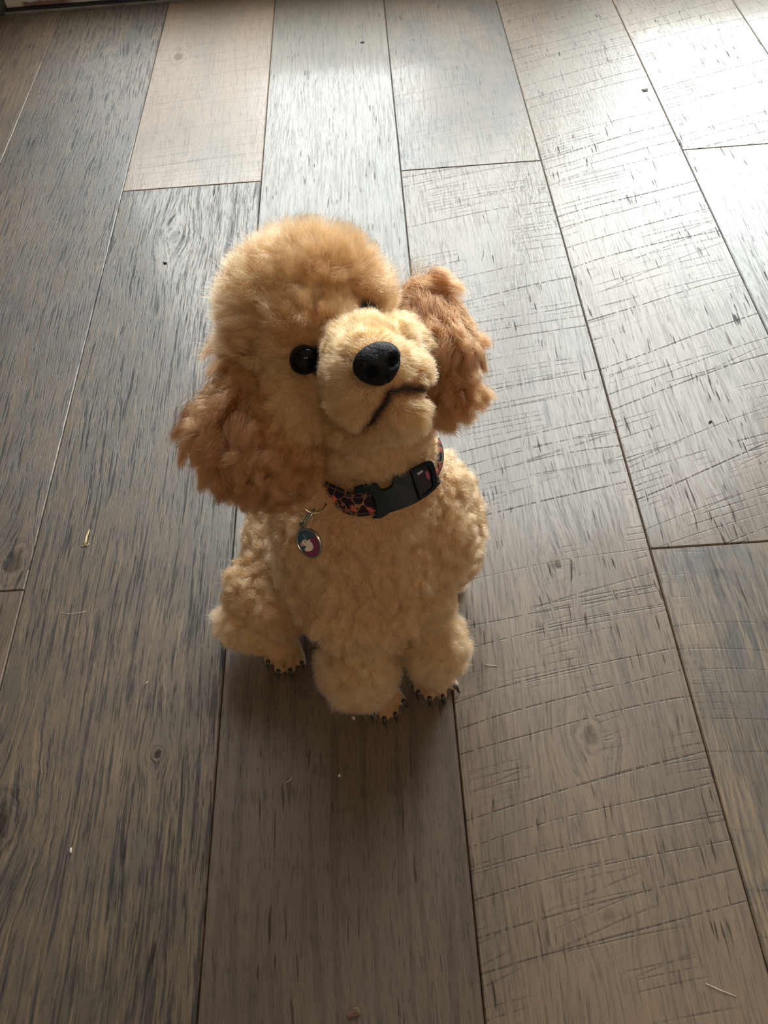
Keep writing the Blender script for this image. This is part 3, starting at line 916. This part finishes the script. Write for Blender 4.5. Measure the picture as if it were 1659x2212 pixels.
def dense(pts, step=1.6):
    out = []
    for a, b in zip(pts, pts[1:] + pts[:1]):
        m_ = max(1, int(math.hypot(b[0] - a[0], b[1] - a[1]) / step))
        out += [(a[0] + (b[0] - a[0]) * k / m_, a[1] + (b[1] - a[1]) * k / m_) for k in range(m_)]
    return out
body_out = [(-20.2, 9.4), (-14.6, 11.3), (-5.6, 11.5), (-4.9, 10.6), (-4.3, 8.4), (-2.8, 7.2), (-.8, 6.9), (2.2, 7.2), (4.7, 8.2), (5.8, 9.4), (6.6, 12.0), (7.6, 12.9),
            (13.0, 12.8), (18.2, 12.2), (17.5, 7.0), (16.4, 1.8), (15.3, -7.5), (11, -7.6), (6.7, -7.5), (2.5, -7.5), (-1.2, -7.8), (-3.0, -8.8), (-4.8, -9.9), (-7.6, -10.2), (-10.5, -9.7),
            (-9.0, -8.6), (-8.0, -7.4), (-7.5, -2.6), (-8.0, 1.6), (-9.2, 5.0), (-11.0, 6.4), (-13.5, 6.8), (-19.6, 5.9)]
buckle = slab('buckle', dense(body_out), .8, 6.2, plas_m)
tag(buckle, 'dark teal black side release buckle half')
slot_o = [(18.9, 12.1), (24, 11.4), (29.5, 10.4), (33.8, 9.2), (35.6, 7.6), (35.6, 5.2), (33.6, 1.2), (31.4, -2.8), (29.6, -5.6), (27.0, -7.4), (21.5, -7.6), (16.1, -7.6), (16.9, -1.0), (17.8, 5.5)]
slot_i = [(21.0, 9.0), (24.4, 8.5), (28.6, 7.7), (31.0, 7.0), (31.7, 6.5), (31.4, 5.0), (30.2, 2.2), (28.4, -1.4), (26.6, -4.4), (25.4, -5.4), (21.0, -5.6), (17.9, -5.6), (18.6, -1.0), (19.8, 4.5)]
sl = slab('buckle_slide', slot_o, .8, 5.6, plas_m, .7, hole=slot_i)
tag(sl, 'square framed buckle half with the printed strap showing through')
# the strap looped through the slide, seen in its window, with a pale woven bar and a pink flower
web = slab('strap_loop', [(18.2, 9.2), (24, 9.2), (31.8, 7.8), (31.2, 4), (26.5, -5.2), (17.4, -5.8)], 2.0, 3.6, simple('dark_webbing', (.014, .010, .014), .75), .4)
slab('print_flower', dense([(27.6, 4.6), (29.4, 4.9), (29.8, 2.8), (28.2, -.2), (26.8, -.6), (26.6, 2.0)], 1.0), 3.55, 3.75, simple('print_pink', (.30, .05, .09), .7), .1)
slab('print_bar', dense([(22.5, 7.6), (26.8, 7.2), (26.9, 6.0), (22.6, 6.2)], 1.0), 3.55, 3.75, simple('print_white', (.42, .38, .38), .7), .1)
slab('print_flower', dense([(-17.5, -5.2), (-16.0, -4.4), (-14.6, -5.4), (-15.2, -7.2), (-17.0, -7.2)], 1.0), 1.85, 2.1, simple('print_coral', (.52, .15, .07), .7), .1)

# metal ring at the strap's end
RA, RB_ = np.array((0.4804, 0.2789, 0.2487)), np.array((0.4938, 0.2789, 0.2435))
RD = np.array((0.4863, 0.2725, 0.2440))
pth = []
for k in np.linspace(-1, 1, 19):
    base = (RA + RB_) / 2 + (RB_ - RA) / 2 * k
    pth.append(base + (RD - (RA + RB_) / 2) * math.sqrt(max(0, 1 - k * k)) * 1.0)
V, F = tube_geo(pth, .0008, 10)
cpart(mesh_obj('tag_ring', V, F, gold_m, smooth=True))

# ---------------------------------------------------------------- pet tag hanging from the ring
TC = np.array((0.4820, 0.2617, 0.2290))
TN, T1, T2 = np.array((-.5458, -.6929, .4711)), np.array((.8294, -.3667, .4215)), np.array((-.1193, .6208, .7748))
ptag = empty('pet_tag', tuple(float(k) for k in TC))
tag(ptag, 'round steel pet tag with white animal head on blue and magenta enamel', 'pet tag')
PTP = Matrix.Translation(-Vector(ptag.location))
def tpart(o):
    o.parent = ptag
    o.matrix_parent_inverse = PTP
    return o
def tp(a, b, h):
    return TC + (T1 * a + T2 * b) / 1000 + TN * h / 1000
def rings(rs, n=40):
    V, F = [], []
    for r, h in rs:
        for k in range(n):
            an = 2 * math.pi * k / n
            V.append(tp(r * math.cos(an), r * math.sin(an), h))
    for i in range(len(rs) - 1):
        for k in range(n):
            F.append((i * n + k, i * n + (k + 1) % n, (i + 1) * n + (k + 1) % n, (i + 1) * n + k))
    F.append(tuple(range(n))[::-1])
    F.append(tuple((len(rs) - 1) * n + k for k in range(n)))
    return V, F
R0 = 9.6
V, F = rings([(R0 - .5, -1.3), (R0, -.9), (R0, .3), (R0 - .4, .7), (R0 - 1.1, .7), (R0 - 1.5, .15)])
tpart(mesh_obj('rim', V, F, steel_m))
def enamel(name, pts, h, mat):
    n = len(pts)
    V = [tp(a, b, h) for a, b in pts] + [tp(a, b, h - .25) for a, b in pts]
    F = [tuple(range(n)), tuple(range(2 * n - 1, n - 1, -1))] + [(k, n + k, n + (k + 1) % n, (k + 1) % n) for k in range(n)]
    bm = bmesh.new()
    vs = [bm.verts.new(tuple(v)) for v in V]
    for f in F:
        bm.faces.new([vs[i] for i in f])
    bmesh.ops.triangulate(bm, faces=[f for f in bm.faces if len(f.verts) > 4])
    return tpart(bm_obj(name, bm, mat))
def enm(name, col):
    return simple(name, col, .18, spec=.5, coat=.5)
circ = [((R0 - 1.4) * math.cos(a), (R0 - 1.4) * math.sin(a)) for a in np.linspace(0, 2 * math.pi, 40, endpoint=False)]
enamel('blue_enamel', circ, .20, enm('enamel_blue', (.015, .060, .10)))
mag = [((R0 - 1.45) * math.cos(a), (R0 - 1.45) * math.sin(a)) for a in np.radians(np.linspace(32, -132, 22))] + [(-4.0, -4.0), (-3.2, -2.2), (-1.8, .6), (0, 2.4), (2.6, 3.4), (4.8, 4.2)]
enamel('magenta_enamel', mag, .30, enm('enamel_magenta', (.17, .02, .075)))
head = [(-5.2, .5), (-4.1, 1.5), (-3.0, 2.1), (-1.9, 2.1), (-1.0, 1.4), (-.2, 1.5), (.8, 2.4), (1.7, 2.2), (1.9, 1.0), (2.8, 0), (3.3, -1.3), (3.0, -2.7), (2.2, -3.9), (1.0, -4.7), (-1.3, -5.3), (-3.6, -5.0),
        (-3.9, -4.2), (-3.4, -3.2), (-1.9, -2.4), (-2.6, -1.8), (-3.7, -1.5), (-4.9, -1.2)]
enamel('white_enamel', head, .42, enm('enamel_white', (.70, .62, .50)))
enamel('pink_enamel', [(-6.4, -.2), (-5.6, .2), (-4.8, .1), (-4.0, -.8), (-3.5, -1.5), (-4.3, -2.1), (-5.6, -2.2), (-6.5, -1.5)], .46, enm('enamel_pink', (.55, .25, .20)))
enamel('eye_mark', [(-3.0, 1.1), (-2.2, 1.2), (-1.5, .6), (-2.2, .4)], .50, enm('enamel_dark', (.02, .03, .05)))
enamel('fine_line', [(-2.8, 5.6), (-2.4, 5.6), (-1.0, 2.0), (-1.5, 2.1)], .40, enm('enamel_grey', (.20, .19, .18)))
# eyelet and split link up to the collar ring
EYT = tp(-2.2, 10.6, -.2)
def ring_path(c, ax1, ax2, r1, r2, n=28):
    return [c + ax1 * r1 * math.cos(a) + ax2 * r2 * math.sin(a) for a in np.linspace(0, 2 * math.pi, n, endpoint=False)]
V, F = tube_geo(ring_path(EYT, T1, T2, .0022, .0022, 20), .0008, 8, closed=True)
tpart(mesh_obj('eyelet', V, F, steel_m, smooth=True))
LT, LB_ = np.array((0.4859, 0.2745, 0.2430)), np.array(EYT)
ax1 = unit(LT - LB_)
side = unit(np.cross(ax1, np.array((0.4931, 0.2340, 0.2999)) - np.array((0.4718, 0.3510, 0.1381))) + 1.1 * unit(np.array((0.4931, 0.2340, 0.2999)) - np.array((0.4718, 0.3510, 0.1381))))
ln = np.linalg.norm(LT - LB_)
V, F = tube_geo(ring_path((LT + LB_) / 2, ax1, side, ln / 2 + .0016, .0042, 36), .00085, 8, closed=True)
tpart(mesh_obj('split_ring', V, F, steel_m, smooth=True))

# ---------------------------------------------------------------- small things lying on the floor
def bit(name, loc, size, mat, label, cat, seed_=0, flat=.5):
    r_ = np.random.default_rng(seed_)
    bm = bmesh.new()
    bmesh.ops.create_icosphere(bm, subdivisions=2, radius=1)
    for v in bm.verts:
        k = 1 + .35 * math.sin(v.co.x * 3.1 + seed_) * math.cos(v.co.y * 2.7 + seed_ * 2) + r_.uniform(-.1, .1)
        v.co = Vector((v.co.x * size[0] * k, v.co.y * size[1] * k, max(v.co.z * size[2] * k, -size[2])))
    o = bm_obj(name, bm, mat, loc=(loc[0], loc[1], size[2] * .95))
    return tag(o, label, cat)
def hairline(name, pts, r, mat, label, cat):
    P = [np.array(p) for p in pts]
    V, F = tube_geo(P, r, 6)
    return tag(mesh_obj(name, V, F, mat, smooth=True), label, cat)
crumb_m = simple('crumb_pale', (.62, .56, .46), .8, noise=.2, scale=900)
dark_m = simple('crumb_dark', (.03, .026, .024), .8)
bit('crumb', (0.4889, 0.2416, 0.0000), (.0013, .0015, .0010), crumb_m, 'white crumb on the dark brown plank just below the front paw', 'crumb', 1)
bit('crumb', (0.4768, 0.1962, 0.0000), (.0009, .0011, .0008), crumb_m, 'tiny white crumb on dark brown plank, farther below the front paw', 'crumb', 2)
bit('crumb', (0.2755, 0.1530, 0.0000), (.0010, .0022, .0008), crumb_m, 'small pale crumb on the grey streaked plank at lower left', 'crumb', 3)
bit('crumb', (0.4847, 0.0398, 0.0000), (.0050, .0030, .0014), simple('crumb_russet', (.13, .065, .04), .8, noise=.3, scale=700), 'russet brown crumb at the bottom edge of the dark brown plank', 'crumb', 4)
bit('speck', (0.9363, 1.1662, 0.0000), (.0058, .0042, .0007), simple('speck_grey', (.10, .09, .08), .8), 'flat grey speck beside the seam near the brightest glare', 'speck', 5)
bit('speck', (0.8538, 0.5267, 0.0000), (.0016, .0012, .0009), dark_m, 'tiny black speck on the pale plank at right', 'speck', 6)
bit('speck', (0.2675, 0.8438, 0.0000), (.0026, .0018, .0010), simple('speck_olive', (.04, .045, .025), .8), 'dark olive speck on the streaked plank left of the puppy head', 'speck', 7)
bit('speck', (0.5287, 1.3780, 0.0000), (.0028, .0022, .0008), dark_m, 'small dark speck on the bluish plank near the door', 'speck', 8)
straw_m = simple('straw', (.62, .47, .25), .6)
st = hairline('straw', [(0.2405, 0.4453, 0.0011), (0.2399, 0.4415, 0.0013), (0.2390, 0.4362, 0.0014), (0.2391, 0.4309, 0.0014), (0.2391, 0.4274, 0.0012)], [.0003, .0007, .0011, .0011, .0008], straw_m,
              'pale yellow dry grass husk lying on the streaked plank at left', 'straw')
for pts in ([(0.2391, 0.4279, 0.0012), (0.2409, 0.4265, 0.0008), (0.2422, 0.4290, 0.0007)], [(0.2391, 0.4279, 0.0012), (0.2374, 0.4267, 0.0008), (0.2351, 0.4265, 0.0006)]):
    V, F = tube_geo([np.array(p) for p in pts], [.0005, .0004, .0003], 6)
    mesh_obj('husk_tip', V, F, straw_m, st, smooth=True)
hair_m = simple('shed_hair', (.62, .52, .40), .5)
hairline('hair', [(0.5987, 0.2811, 0.0004), (0.6031, 0.2797, 0.0010), (0.6092, 0.2791, 0.0004)], .00028, hair_m, 'single pale hair on the plank right of the front paws', 'hair')
hairline('hair', [(0.7174, 0.0451, 0.0004), (0.7253, 0.0412, 0.0009), (0.7348, 0.0371, 0.0004)], .00024, hair_m, 'long pale hair on the plank in the lower right corner', 'hair')
hairline('hair', [(0.2277, 0.3567, 0.0004), (0.2366, 0.3544, 0.0009), (0.2435, 0.3549, 0.0007), (0.2520, 0.3559, 0.0004)], .00016, hair_m, 'fine white hair on the streaked plank below the grass husk', 'hair')
hairline('hair', [(0.3140, 0.2817, 0.0004), (0.3155, 0.2835, 0.0008), (0.3164, 0.2849, 0.0004)], .0003, hair_m, 'short white hair left of the puppy hind paw', 'hair')
hairline('hair', [(0.4356, 0.1936, 0.0004), (0.4378, 0.1944, 0.0008), (0.4398, 0.1966, 0.0004)], .00028, hair_m, 'short pale hair on the dark brown plank below the puppy', 'hair')
